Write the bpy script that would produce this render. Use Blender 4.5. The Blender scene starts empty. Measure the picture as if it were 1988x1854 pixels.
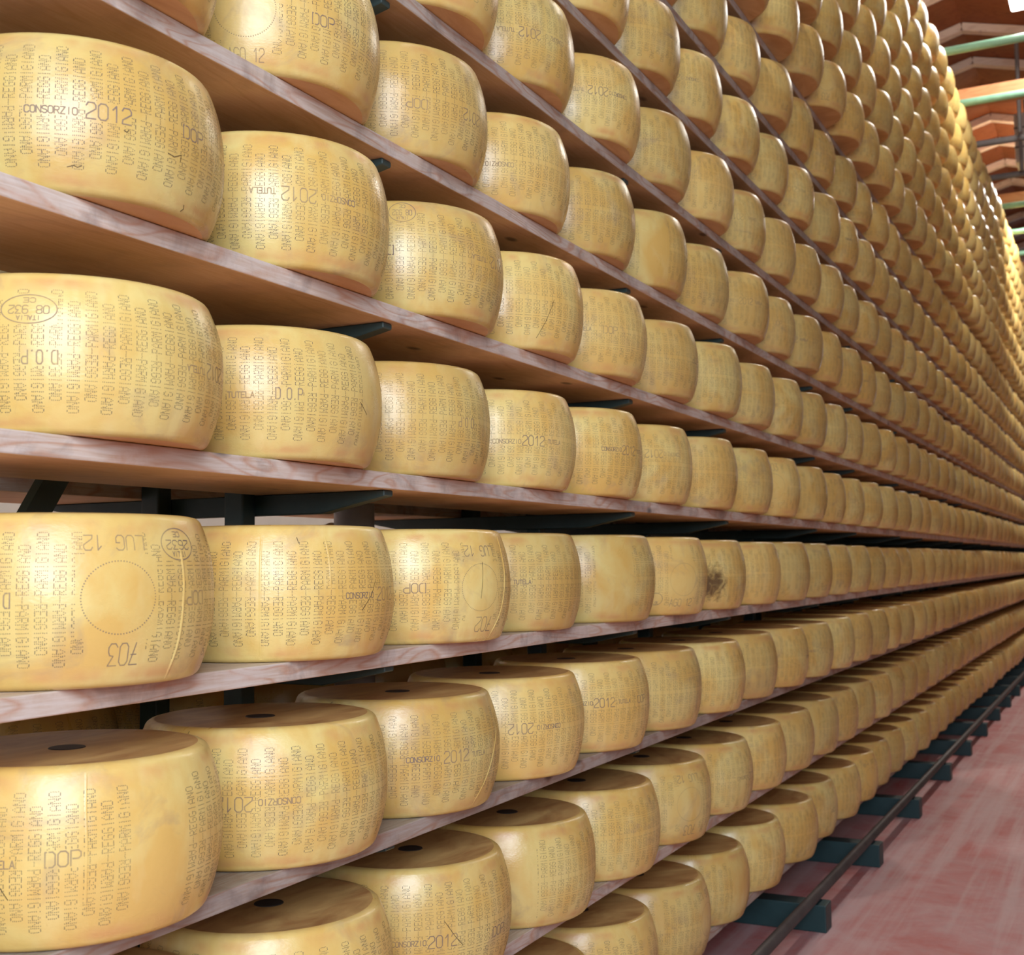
import bpy, math, random
import numpy as np
from mathutils import Vector, Matrix

random.seed(7)
rng = np.random.RandomState(11)
SC = bpy.context.scene
COL = SC.collection
FLOOR = -1.60          # metres below the underside of the eye-level shelf board (z = 0)

# ------------------------------------------------------------------ camera
IMG_W, IMG_H = 1988, 1854
F_PX, PIT, YAW, ROL = 2392.4, 0.07118, 0.465, -0.01254
CAM = Vector((1.31377, 0.0, -0.15456))
fw = Vector((-math.sin(YAW) * math.cos(PIT), math.cos(YAW) * math.cos(PIT), math.sin(PIT)))
r0 = Vector((math.cos(YAW), math.sin(YAW), 0.0))
u0 = r0.cross(fw)
RT = r0 * math.cos(ROL) + u0 * math.sin(ROL)
UP = -r0 * math.sin(ROL) + u0 * math.cos(ROL)
cd = bpy.data.cameras.new('camera')
cam = bpy.data.objects.new('camera', cd)
COL.objects.link(cam)
m = Matrix((RT, UP, -fw)).transposed().to_4x4()
m.translation = CAM
cam.matrix_world = m
cd.sensor_fit = 'HORIZONTAL'
cd.sensor_width = 36.0
cd.lens = F_PX / IMG_W * 36.0
cd.clip_start = 0.05
cd.clip_end = 200
cd.dof.use_dof = True
cd.dof.focus_distance = 2.35
cd.dof.aperture_fstop = 7.5
SC.camera = cam


def project(p):
    d = Vector(p) - CAM
    z = d.dot(fw)
    return IMG_W / 2 + F_PX * d.dot(RT) / z, IMG_H / 2 - F_PX * d.dot(UP) / z, z


# ------------------------------------------------------------------ light and exposure
vs = SC.view_settings
vs.view_transform = 'Standard'
vs.look = 'None'
vs.exposure = 0.0
vs.gamma = 1.0
vs.use_curve_mapping = False
w = bpy.data.worlds.new('world')
SC.world = w
w.use_nodes = True
w.node_tree.nodes['Background'].inputs[0].default_value = (0.80, 0.90, 1.0, 1)
w.node_tree.nodes['Background'].inputs[1].default_value = 0.05


def area(name, loc, to, sx, sy, power, col):
    l = bpy.data.lights.new(name, 'AREA')
    l.shape = 'RECTANGLE'
    l.size, l.size_y = sx, sy
    l.energy = power
    l.color = col
    o = bpy.data.objects.new(name, l)
    COL.objects.link(o)
    o.location = loc
    o.rotation_euler = (Vector(to) - Vector(loc)).to_track_quat('-Z', 'Y').to_euler()
    return o


# daylight through the big openings behind the photographer, to the right of the aisle
area('daylight_window', (2.6, -1.85, 1.55), (0.0, 1.7, 0.3), 2.5, 2.9, 335, (0.79, 0.88, 1.0))
# added light aimed at the left wall, brightening it behind the rack
nal = area('next_aisle_fill', (-1.7, 6.0, 4.2), (-3.4, 6.0, 0.0), 12.0, 0.5, 130, (1.0, 0.97, 0.92))
nal.data.spread = math.radians(80)
# the strip lamps over the aisle
LAMPS = [(0.75, -2.0), (0.75, 2.6), (0.75, 7.2), (0.753, 11.01), (0.75, 16.4)]
for i, (lx, ly) in enumerate(LAMPS):
    area('aisle_lamp_light', (lx, ly, 4.73), (lx, ly, 0.0), 0.34, 1.3, [6, 13, 22, 60, 170][i], (1.0, 0.95, 0.86))
for ry in (3.8, 8.6):  # added lights without fixtures, for wheel shadows and a brighter floor
    area('ridge_fill', (0.0, ry, 4.95), (0.0, ry, 0.0), 0.04, 0.04, 52, (1.0, 0.95, 0.85))


# ------------------------------------------------------------------ node helpers
def mat(name, rough=0.5, spec=0.5):
    mt = bpy.data.materials.new(name)
    mt.use_nodes = True
    nt = mt.node_tree
    b = nt.nodes['Principled BSDF']
    b.inputs['Roughness'].default_value = rough
    b.inputs['Specular IOR Level'].default_value = spec
    return mt, nt, b


def N(nt, t, **kw):
    n = nt.nodes.new(t)
    for k, v in kw.items():
        setattr(n, k, v)
    return n


def L(nt, a, b):
    nt.links.new(a, b)


def rgbmix(nt, fac, a, b, mode='MIX'):
    n = N(nt, 'ShaderNodeMix', data_type='RGBA', blend_type=mode)
    for s, v in ((n.inputs[0], fac), (n.inputs[6], a), (n.inputs[7], b)):
        if hasattr(v, 'node'):
            L(nt, v, s)
        elif isinstance(v, (int, float)):
            s.default_value = v
        else:
            s.default_value = (*v, 1)
    return n.outputs[2]


def noise(nt, vec, scale, detail=3.0, rough=0.5, dist=0.0):
    n = N(nt, 'ShaderNodeTexNoise')
    L(nt, vec, n.inputs['Vector'])
    n.inputs['Scale'].default_value = scale
    n.inputs['Detail'].default_value = detail
    n.inputs['Roughness'].default_value = rough
    n.inputs['Distortion'].default_value = dist
    return n.outputs['Fac']


def ramp(nt, fac, lo, hi, a=0.0, b=1.0):
    n = N(nt, 'ShaderNodeMapRange')
    n.clamp = True
    L(nt, fac, n.inputs[0])
    n.inputs[1].default_value, n.inputs[2].default_value = lo, hi
    n.inputs[3].default_value, n.inputs[4].default_value = a, b
    return n.outputs[0]


def math1(nt, op, a, b=None):
    n = N(nt, 'ShaderNodeMath', operation=op)
    for s, v in ((n.inputs[0], a), (n.inputs[1], b)):
        if v is None:
            continue
        if hasattr(v, 'node'):
            L(nt, v, s)
        else:
            s.default_value = v
    return n.outputs[0]


def mapping(nt, vec, scale, loc=None):
    n = N(nt, 'ShaderNodeMapping')
    L(nt, vec, n.inputs[0])
    n.inputs['Scale'].default_value = scale
    if loc is not None:
        if hasattr(loc, 'node'):
            L(nt, loc, n.inputs['Location'])
        else:
            n.inputs['Location'].default_value = loc
    return n.outputs[0]


def bump(nt, b, height, strength, dist):
    n = N(nt, 'ShaderNodeBump')
    n.inputs['Strength'].default_value = strength
    n.inputs['Distance'].default_value = dist
    L(nt, height, n.inputs['Height'])
    L(nt, n.outputs[0], b.inputs['Normal'])


# ------------------------------------------------------------------ cheese rind
def rind_nodes(nt, far=False):
    """colour of the waxy rind; object colour carries (tone, warmth, seed) of each wheel"""
    tc = N(nt, 'ShaderNodeTexCoord')
    if far:
        gi = N(nt, 'ShaderNodeNewGeometry')
        rnd = gi.outputs['Random Per Island']
        tone = rnd
        warm = math1(nt, 'FRACT', math1(nt, 'MULTIPLY', rnd, 7.31))
        seed = math1(nt, 'MULTIPLY', rnd, 50.0)
    else:
        oi = N(nt, 'ShaderNodeObjectInfo')
        sc = N(nt, 'ShaderNodeSeparateColor')
        L(nt, oi.outputs['Color'], sc.inputs[0])
        tone, warm = sc.outputs[0], sc.outputs[1]
        seed = math1(nt, 'MULTIPLY', sc.outputs[2], 50.0)
    cx = N(nt, 'ShaderNodeCombineXYZ')
    L(nt, seed, cx.inputs[0])
    L(nt, seed, cx.inputs[1])
    co = mapping(nt, tc.outputs['Object'], (1, 1, 1), cx.outputs[0])
    patch = noise(nt, co, 6.0, 4.0, 0.55, 0.6)
    blot = noise(nt, mapping(nt, co, (1, 1, 0.45)), 14.0, 4.0, 0.6, 0.3)
    streak = noise(nt, mapping(nt, co, (1, 1, 0.12)), 38.0, 2.0, 0.5)
    c = rgbmix(nt, ramp(nt, patch, 0.39, 0.60), (0.83, 0.65, 0.235), (0.77, 0.485, 0.13))
    c = rgbmix(nt, ramp(nt, blot, 0.52, 0.80, 0, 0.6), c, (0.86, 0.70, 0.33))
    c = rgbmix(nt, ramp(nt, streak, 0.50, 0.75, 0, 0.35), c, (0.68, 0.42, 0.09))
    c = rgbmix(nt, math1(nt, 'MULTIPLY', warm, 0.45), c, (0.74, 0.48, 0.15))
    grime = noise(nt, co, 9.0, 5.0, 0.65, 0.8)
    c = rgbmix(nt, ramp(nt, grime, 0.55, 0.80, 0, 0.6), c, (0.36, 0.25, 0.17))
    # a warmer worn band just inside both rims
    sx = N(nt, 'ShaderNodeSeparateXYZ')
    L(nt, tc.outputs['Object'], sx.inputs[0])
    if not far:
        d = math1(nt, 'ABSOLUTE', math1(nt, 'SUBTRACT', sx.outputs[2], 0.1225))
        band = math1(nt, 'MULTIPLY', ramp(nt, d, 0.088, 0.104), ramp(nt, d, 0.108, 0.116, 1, 0))
        band = math1(nt, 'MULTIPLY', band, ramp(nt, noise(nt, co, 16.0, 3.0), 0.42, 0.66, 0, 0.7))
        c = rgbmix(nt, band, c, (0.70, 0.36, 0.13))
    br = N(nt, 'ShaderNodeHueSaturation')
    L(nt, c, br.inputs['Color'])
    L(nt, ramp(nt, tone, 0, 1, 0.80, 1.0), br.inputs['Value'])
    if far:
        br.inputs['Saturation'].default_value = 0.95
    return tc, co, br.outputs[0], grime


def make_rind(name, far=False, stain=None):
    mt, nt, b = mat(name, 0.34, 0.62)
    tc, co, c, grime = rind_nodes(nt, far)
    if stain:
        v = N(nt, 'ShaderNodeVectorMath', operation='DISTANCE')
        L(nt, tc.outputs['Object'], v.inputs[0])
        v.inputs[1].default_value = stain
        mott = noise(nt, co, 26.0, 5.0, 0.7, 1.0)
        k = math1(nt, 'ADD', ramp(nt, v.outputs['Value'], 0.03, 0.12, 0.72, 0.0), math1(nt, 'MULTIPLY', mott, 1.0))
        c = rgbmix(nt, ramp(nt, k, 0.92, 1.18, 0, 0.92), c, (0.10, 0.045, 0.018))
    L(nt, c, b.inputs['Base Color'])
    L(nt, ramp(nt, grime, 0.35, 0.75, 0.26, 0.44), b.inputs['Roughness'])
    if not far:
        weave = noise(nt, mapping(nt, co, (1, 1, 2.0)), 130.0, 2.0, 0.6)
        lump = noise(nt, co, 22.0, 3.0, 0.5)
        bump(nt, b, math1(nt, 'ADD', math1(nt, 'MULTIPLY', weave, 0.16), math1(nt, 'MULTIPLY', lump, 0.6)), 0.4, 0.004)
    return mt


M_RIND = make_rind('rind_wax')
M_STAIN = make_rind('rind_stained', stain=(0.165, -0.16, 0.095))
M_FAR = make_rind('rind_far', far=True)


def make_ink(name, dark, k, fade_lo, fade_hi):
    mt, nt, b = mat(name, 0.55, 0.3)
    tc, co, c, grime = rind_nodes(nt)
    f = ramp(nt, noise(nt, co, 11.0, 3.0), 0.34, 0.62, fade_lo, fade_hi)
    L(nt, rgbmix(nt, math1(nt, 'MULTIPLY', f, k), c, dark), b.inputs['Base Color'])
    return mt


M_DOT = make_ink('rind_pin_dots', (0.11, 0.09, 0.075), 1.0, 0.66, 1.0)
M_STAMP = make_ink('rind_stamp_marks', (0.20, 0.145, 0.12), 1.0, 0.45, 0.95)
M_CRACK = make_ink('rind_crack', (0.05, 0.03, 0.02), 1.0, 0.8, 1.0)


def make_face(name, col_a, col_b):
    mt, nt, b = mat(name, 0.42, 0.4)
    tc = N(nt, 'ShaderNodeTexCoord')
    oi = N(nt, 'ShaderNodeObjectInfo')
    cx = N(nt, 'ShaderNodeCombineXYZ')
    L(nt, math1(nt, 'MULTIPLY', oi.outputs['Random'], 30.0), cx.inputs[0])
    co = mapping(nt, tc.outputs['Object'], (1, 1, 1), cx.outputs[0])
    n1 = noise(nt, mapping(nt, co, (1, 0.35, 1)), 16.0, 5.0, 0.6, 0.8)
    L(nt, rgbmix(nt, ramp(nt, n1, 0.35, 0.68), col_a, col_b), b.inputs['Base Color'])
    bump(nt, b, n1, 0.3, 0.004)
    return mt


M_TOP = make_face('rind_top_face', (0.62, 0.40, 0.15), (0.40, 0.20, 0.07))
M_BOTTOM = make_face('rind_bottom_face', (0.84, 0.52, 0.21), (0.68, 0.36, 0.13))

# ------------------------------------------------------------------ wheel geometry
H, RR, RB = 0.245, 0.2057, 0.2316
XC, PITCH, Y0 = 0.144, 0.4702, 1.381
G57 = {
    'P': "11110 10001 10001 11110 10000 10000 10000", 'A': "00100 01010 10001 10001 11111 10001 10001",
    'R': "11110 10001 10001 11110 10100 10010 10001", 'M': "10001 11011 10101 10101 10001 10001 10001",
    'I': "00100 00100 00100 00100 00100 00100 00100", 'G': "01110 10001 10000 10111 10001 10001 01110",
    'N': "10001 11001 11001 10101 10011 10011 10001", 'O': "01110 10001 10001 10001 10001 10001 01110",
    'E': "11111 10000 10000 11110 10000 10000 11111"}
DOTS = {}
for ch, s in G57.items():
    DOTS[ch] = [(i, 6 - r) for r, row in enumerate(s.split()) for i, c in enumerate(row) if c == '1']
# single-stroke letters on a 4 wide, 6 high grid
STK = {
    '0': [[(1, 0), (0, 1), (0, 5), (1, 6), (3, 6), (4, 5), (4, 1), (3, 0), (1, 0)]],
    'O': [[(1, 0), (0, 1), (0, 5), (1, 6), (3, 6), (4, 5), (4, 1), (3, 0), (1, 0)]],
    '1': [[(1, 4.4), (2.6, 6), (2.6, 0)]],
    '2': [[(0, 4.8), (0.8, 6), (3.2, 6), (4, 5), (4, 3.8), (0.2, 1.4), (0, 0), (4, 0)]],
    '3': [[(0, 6), (4, 6), (1.8, 3.4), (3.4, 3.2), (4, 2.2), (4, 1), (3, 0), (1, 0), (0, 1)]],
    '6': [[(4, 5.4), (3, 6), (1, 6), (0, 5), (0, 1), (1, 0), (3, 0), (4, 1), (4, 2.4), (3, 3.3), (0, 3.2)]],
    '7': [[(0, 6), (4, 6), (1.4, 0)], [(1, 3.2), (3.6, 3.2)]],
    '8': [[(1, 3.1), (0, 4), (0, 5.2), (1, 6), (3, 6), (4, 5.2), (4, 4), (3, 3.1), (1, 3.1), (0, 2.2), (0, 0.9), (1, 0), (3, 0), (4, 0.9), (4, 2.2), (3, 3.1)]],
    '9': [[(0, 0.6), (1, 0), (3, 0), (4, 1), (4, 5), (3, 6), (1, 6), (0, 5), (0, 3.6), (1, 2.8), (4, 2.9)]],
    'D': [[(0.6, 0), (0, 0), (0, 6), (0.6, 6)], [(1.6, 6), (3, 6), (4, 5), (4, 1), (3, 0), (1.6, 0)]],
    'P': [[(0, 0), (0, 6), (3, 6), (4, 5.2), (4, 3.6), (3, 2.8), (0.8, 2.8)]],
    'C': [[(4, 5), (3.2, 6), (0.9, 6), (0, 5), (0, 1), (0.9, 0), (3.2, 0), (4, 1)]],
    'N': [[(0, 0), (0, 6), (4, 0), (4, 6)]],
    'S': [[(4, 5.2), (3, 6), (1, 6), (0, 5), (0, 4), (1, 3.2), (3, 2.8), (4, 2), (4, 1), (3, 0), (1, 0), (0, 0.9)]],
    'R': [[(0, 0), (0, 6), (3, 6), (4, 5.2), (4, 3.8), (3, 3), (0.4, 3)], [(2, 3), (4, 0)]],
    'Z': [[(0, 6), (4, 6), (0, 0), (4, 0)]],
    'I': [[(2, 0), (2, 6)]],
    'T': [[(0, 6), (4, 6)], [(2, 6), (2, 0)]],
    'U': [[(0, 6), (0, 1), (1, 0), (3, 0), (4, 1), (4, 6)]],
    'E': [[(4, 6), (0, 6), (0, 0), (4, 0)], [(0, 3.1), (3.2, 3.1)]],
    'L': [[(0, 6), (0, 0), (4, 0)]],
    'A': [[(0, 0), (2, 6), (4, 0)], [(0.8, 2), (3.2, 2)]],
    'G': [[(4, 5.2), (3, 6), (1, 6), (0, 5), (0, 1), (1, 0), (3, 0), (4, 1), (4, 3), (2.2, 3)]],
    '.': [[(1.8, 0), (2.2, 0.4)]], ' ': []}
WORD_SIZE = {'2012': (0.062, 0.0245, 0.0019), 'CONSORZIO': (0.070, 0.0106, 0.0016), 'TUTELA': (0.045, 0.0102, 0.0016),
             'DOP': (0.0455, 0.0200, 0.0019), 'D.O.P': (0.0470, 0.0200, 0.0019)}


def rad_profile(z):
    t = np.clip(z / H, 0, 1)
    r = RR + (RB - RR) * (1 - np.abs(2 * t - 1) ** 2.2)
    c = 0.009
    e = np.minimum(z, H - z)
    e = np.clip(e, 0, c)
    return r - c + np.sqrt(np.maximum(c * c - (c - e) ** 2, 0))


class Wheel:
    """builds one wheel mesh: lathed body, rind faces, dotted rind lettering, stamps, cracks"""

    def __init__(self, seed, segs=112):
        self.r = np.random.RandomState(seed)
        self.segs = segs
        self.V, self.F, self.MI = [], [], []
        self.n = 0
        self.ph = self.r.uniform(0, 6.28, 8)
        self.am = self.r.uniform(0.3, 1.0, 8) * 0.0006

    def defo(self, phi, z):
        p, a = self.ph, self.am
        w_ = np.sin(np.pi * np.clip(z / H, 0, 1)) * 0.7 + 0.3
        return (a[0] * np.sin(2 * phi + p[0]) + a[1] * np.sin(3 * phi + p[1] + z * 9) + a[2] * np.sin(5 * phi + p[2] - z * 14)
                + a[3] * 0.8 * np.sin(7 * phi + p[3] + z * 22) + a[4] * np.sin(z * 40 + p[4] + 2 * np.sin(phi + p[5]))) * w_

    def surf(self, phi, z, off=0.0):
        r = rad_profile(z) + self.defo(phi, z) + off
        return np.stack([r * np.cos(phi), r * np.sin(phi), z], -1)

    def addmesh(self, v, f, mi):
        f = np.asarray(f) + self.n
        self.V.append(np.asarray(v, float))
        self.F.append(f)
        self.MI.append(np.full(len(f), mi, int))
        self.n += len(v)

    def body(self, sm=0):
        s = self.segs
        c = 0.009
        zs = [c * (1 - math.cos(a)) for a in np.linspace(0, math.pi / 2, 4)]
        zs += list(np.linspace(0.02, H - 0.02, 19)) + [H - x for x in reversed(zs)]
        zs = np.array(zs)
        ph = np.linspace(0, 2 * np.pi, s, endpoint=False)
        P, Z = np.meshgrid(ph, zs)
        side = self.surf(P.ravel(), Z.ravel())
        k = len(zs)
        f = []
        for i in range(k - 1):
            a = i * s + np.arange(s)
            b = i * s + (np.arange(s) + 1) % s
            f.append(np.stack([a, b, b + s, a + s], -1))
        self.addmesh(side, np.concatenate(f), sm)
        # the two flat faces, slightly dished, with a worn lip near the rim
        for z0, sgn, mi in ((H, 1, 1), (0.0, -1, 2)):
            rings = [(1.0, 0), (0.985, 0.0008 if sgn > 0 else 0), (0.94, -0.0006 if sgn > 0 else 0.0004), (0.80, -0.0016 if sgn > 0 else 0.0004),
                     (0.4, -0.0022 if sgn > 0 else 0.0004), (0.08, -0.0022 if sgn > 0 else 0.0004)]
            rim = self.surf(ph, np.full(s, z0))
            vv = []
            for q, dz in rings:
                e = rim.copy()
                e[:, :2] *= q
                e[:, 2] = z0 + dz
                vv.append(e)
            vv = np.concatenate(vv)
            f = []
            for i in range(len(rings) - 1):
                a = i * s + np.arange(s)
                b = i * s + (np.arange(s) + 1) % s
                q = np.stack([a, b, b + s, a + s], -1)
                f.append(q if sgn > 0 else q[:, ::-1])
            fm = [np.full(len(x), mi) for x in f]
            if sgn > 0:
                fm[0][:] = 0
            n0 = self.n
            vv = np.concatenate([vv, [[0, 0, z0 + rings[-1][1]]]])
            self.V.append(vv)
            for a_, b_ in zip(f, fm):
                self.F.append(a_ + n0)
                self.MI.append(b_)
            i0 = (len(rings) - 1) * s
            a = i0 + np.arange(s)
            b = i0 + (np.arange(s) + 1) % s
            cc = np.full(s, len(vv) - 1)
            q = np.stack([a, b, cc, cc], -1) + n0
            self.F.append(q if sgn > 0 else q[:, [1, 0, 2, 3]])
            self.MI.append(np.full(s, mi))
            self.n += len(vv)

    def dots(self, P, Z, size, mi, off=0.00028):
        h = size / 2
        r = rad_profile(Z)
        d = h / r
        c = [(-1, -1), (1, -1), (1, 1), (-1, 1)]
        v = np.stack([self.surf(P + sx * d, Z + sz * h, off) for sx, sz in c], 1)
        n = len(P)
        f = np.arange(n * 4).reshape(n, 4)
        self.addmesh(v.reshape(-1, 3), f, mi)

    def matrix_text(self, clear, blanks, drop=0.0):
        ncol = 62
        P, Z = [], []
        ph0 = self.r.uniform(0, 0.1)
        skew = self.r.uniform(-0.0022, 0.0022)
        zc0 = H / 2 + self.r.uniform(-0.003, 0.003)
        for c in range(ncol):
            phc = ph0 + 2 * np.pi * c / ncol
            ww = ('PARMIGIANO', 'REGGIANO') if c % 2 else ('REGGIANO', 'PARMIGIANO')
            pw = [self.r.rand() < drop for _ in range(2)]
            for half, word in enumerate(ww):
                if pw[half]:
                    continue
                sg = 1 if half == 0 else -1          # upper half reads upwards, lower half downwards
                for n, chh in enumerate(word):
                    for i, j in DOTS[chh]:
                        s = 0.0068 + n * 0.0088 + i * 0.00148
                        hh = (j - 3) * 0.0025
                        P.append(phc - sg * hh / 0.228 + skew * 8 * (sg * s))
                        Z.append(zc0 + sg * s)
            for i in range(4):
                P.append(phc)
                Z.append(zc0 + (i - 1.5) * 0.0024)
        P, Z = np.array(P), np.array(Z)
        keep = (Z > 0.017) & (Z < H - 0.017)
        for (a, b, z0, z1) in clear:
            dphi = (P - a + np.pi) % (2 * np.pi) - np.pi
            keep &= ~((np.abs(dphi) < b) & (Z > z0) & (Z < z1))
        for (a, b) in blanks:
            dphi = (P - (a + b) / 2 + np.pi) % (2 * np.pi) - np.pi
            keep &= ~(np.abs(dphi) < (b - a) / 2)
        keep &= self.r.rand(len(P)) > 0.02
        P, Z = P[keep], Z[keep]
        self.dots(P + self.r.normal(0, 0.0006, len(P)), Z + self.r.normal(0, 0.00012, len(P)), 0.00118, 3)

    def stroke(self, pts, wd, mi, off=0.00034, step=0.004):
        """ribbon along (phi*r, z) points given as (phi, z)"""
        for (p0, z0), (p1, z1) in zip(pts[:-1], pts[1:]):
            r = float(rad_profile(np.array((z0 + z1) / 2)))
            dx, dz = (p1 - p0) * r, z1 - z0
            ln = math.hypot(dx, dz)
            if ln < 1e-6:
                continue
            ux, uz = dx / ln, dz / ln
            k = max(1, int(math.ceil(ln / step)))
            t = np.linspace(-wd * 0.3 / ln, 1 + wd * 0.3 / ln, k + 1)
            X, Z = dx * t, z0 + dz * t
            a = self.surf(p0 + (X - uz * wd / 2) / r, Z + ux * wd / 2, off)
            b = self.surf(p0 + (X + uz * wd / 2) / r, Z - ux * wd / 2, off)
            v = np.empty((2 * (k + 1), 3))
            v[0::2], v[1::2] = a, b
            i = np.arange(k) * 2
            self.addmesh(v, np.stack([i, i + 1, i + 3, i + 2], -1), mi)

    def word(self, txt, phi, z, wd, ht, flip, lw, gap=0.42):
        sg = -1 if flip else 1
        n = len(txt)
        adv = wd / (n - gap * 0.5)
        cw = adv * (1 - gap * 0.5) if n > 1 else wd
        for i, chh in enumerate(txt):
            for pl in STK[chh]:
                q = []
                for gx, gy in pl:
                    x = -wd / 2 + i * adv + gx / 4 * cw
                    y = (gy / 6 - 0.5) * ht
                    q.append((phi + sg * x / RB, z + sg * y))
                self.stroke(q, lw, 4)

    def ellipse(self, phi, z, a, b, lw, mi=4):
        t = np.linspace(0, 2 * np.pi, 49)
        self.stroke([(phi + a * math.cos(x) / RB, z + b * math.sin(x)) for x in t], lw, mi)

    def ridge(self, pts, wd, ht, mi=0):
        """raised fold in the rind"""
        pts = np.array(pts)
        t = np.linspace(0, len(pts) - 1, 30)
        P = np.interp(t, np.arange(len(pts)), pts[:, 0])
        Z = np.clip(np.interp(t, np.arange(len(pts)), pts[:, 1]), 0.004, H - 0.004)
        P = np.convolve(np.pad(P, 2, 'edge'), np.ones(5) / 5, 'valid')
        env = np.clip(np.minimum(t, t[-1] - t) * 3, 0.05, 1)
        rows = [self.surf(P + o * wd / RB, Z, 0.0001 + hh * ht * env) for o, hh in ((-0.5, 0), (-0.2, 0.8), (0.05, 1), (0.25, 0.75), (0.5, 0))]
        v = np.concatenate(rows)
        k = len(t)
        f = []
        for r in range(4):
            a = r * k + np.arange(k - 1)
            f.append(np.stack([a, a + k, a + k + 1, a + 1], -1))
        self.addmesh(v, np.concatenate(f)[:, ::-1], mi)

    def finish(self, name, mats):
        V = np.concatenate(self.V)
        F = np.concatenate(self.F)
        MI = np.concatenate(self.MI)
        tri = F[:, 2] == F[:, 3]
        cnt = np.where(tri, 3, 4)
        start = np.concatenate([[0], np.cumsum(cnt)[:-1]])
        mask = np.ones(F.shape, bool)
        mask[tri, 3] = False
        loops = F[mask]
        me = bpy.data.meshes.new(name)
        me.vertices.add(len(V))
        me.vertices.foreach_set('co', V.ravel())
        me.loops.add(len(loops))
        me.loops.foreach_set('vertex_index', loops.astype(np.int32))
        me.polygons.add(len(F))
        me.polygons.foreach_set('loop_start', start.astype(np.int32))
        me.polygons.foreach_set('material_index', MI.astype(np.int32))
        me.update(calc_edges=True)
        me.polygons.foreach_set('use_smooth', np.ones(len(F), bool))
        for mt in mats:
            me.materials.append(mt)
        me.update()
        return me


MATS = [M_RIND, M_TOP, M_BOTTOM, M_DOT, M_STAMP, M_CRACK]


def build_wheel_mesh(seed, stamps, blanks=(), lines=(), drop=0.01, stained=False, bodyw=112):
    wh = Wheel(seed, bodyw)
    wh.body()
    clear = []
    for kind, txt, ph, z, sw, sh, fl in stamps:
        if kind == 's':
            if txt in WORD_SIZE:
                sw, sh, lw = WORD_SIZE[txt]
            else:
                lw = 0.0014
            wh.word(txt, ph, z, sw, sh, fl, lw)
            clear.append((ph, sw / 2 / RB + 0.006, z - sh / 2 - 0.003, z + sh / 2 + 0.003))
        elif kind == 'circle':
            for t in np.linspace(0, 2 * np.pi, 78, endpoint=False):
                wh.dots(np.array([ph + 0.054 * math.cos(t) / RB]), np.array([z + 0.051 * math.sin(t)]), 0.0017, 4, 0.0003)
            clear.append((ph, 0.060 / RB, z - 0.056, z + 0.13 if fl else z + 0.056))
            clear.append((ph, 0.042 / RB, 0, H))
        elif kind == 'oval':
            wh.ellipse(ph, z, sw / 2, sh / 2, 0.0015)
            clear.append((ph, sw / 2 / RB, z - sh / 2 - 0.001, z + sh / 2 + 0.001))
            a = txt.split()
            sg = -1 if fl else 1
            wh.word(a[0], ph, z - sg * sh * 0.31, sw * 0.22, sh * 0.16, fl, 0.0010)
            if len(a) > 1:
                wh.word(a[1][:2] + ' ' + a[1][2:] if len(a[1]) > 4 else a[1], ph, z + sg * sh * 0.02, sw * 0.72, sh * 0.28, fl, 0.0013)
                wh.word(a[2], ph, z + sg * sh * 0.31, sw * 0.42, sh * 0.15, fl, 0.0011)
    wh.matrix_text(clear, blanks, drop)
    for kind, pts in lines:
        if kind == 'crack':
            wh.stroke(pts, 0.0011, 5, 0.0004)
        elif kind == 'crease':
            wh.ridge(pts, 0.0065, 0.0013)
        else:
            wh.ridge(pts, 0.0045, 0.0006)
    mats = list(MATS)
    if stained:
        mats[0] = M_STAIN
    return wh.finish('round_cheese', mats)


def band(ph, fl, z=0.1225):
    """the stamp band as it runs around a wheel, given the angle of its year"""
    s = -1 if fl else 1
    return [('s', 'CONSORZIO', ph - s * 0.305, z, 0, 0, fl), ('s', '2012', ph, z, 0, 0, fl),
            ('s', 'TUTELA', ph + s * 0.285, z, 0, 0, fl), ('s', 'DOP', ph + s * 0.64, z, 0, 0, fl)]


def mirror_extra(ph, fl):
    """month, round inspection mark and dairy number on the far side of a wheel"""
    s = -1 if fl else 1
    return [('circle', '', ph, H / 2, 0, 0, 0), ('s', 'LUG 12', ph, H / 2 - s * 0.078, 0.092, 0.021, fl), ('s', '703', ph, H / 2 + s * 0.079, 0.05, 0.030, fl)]


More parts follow.
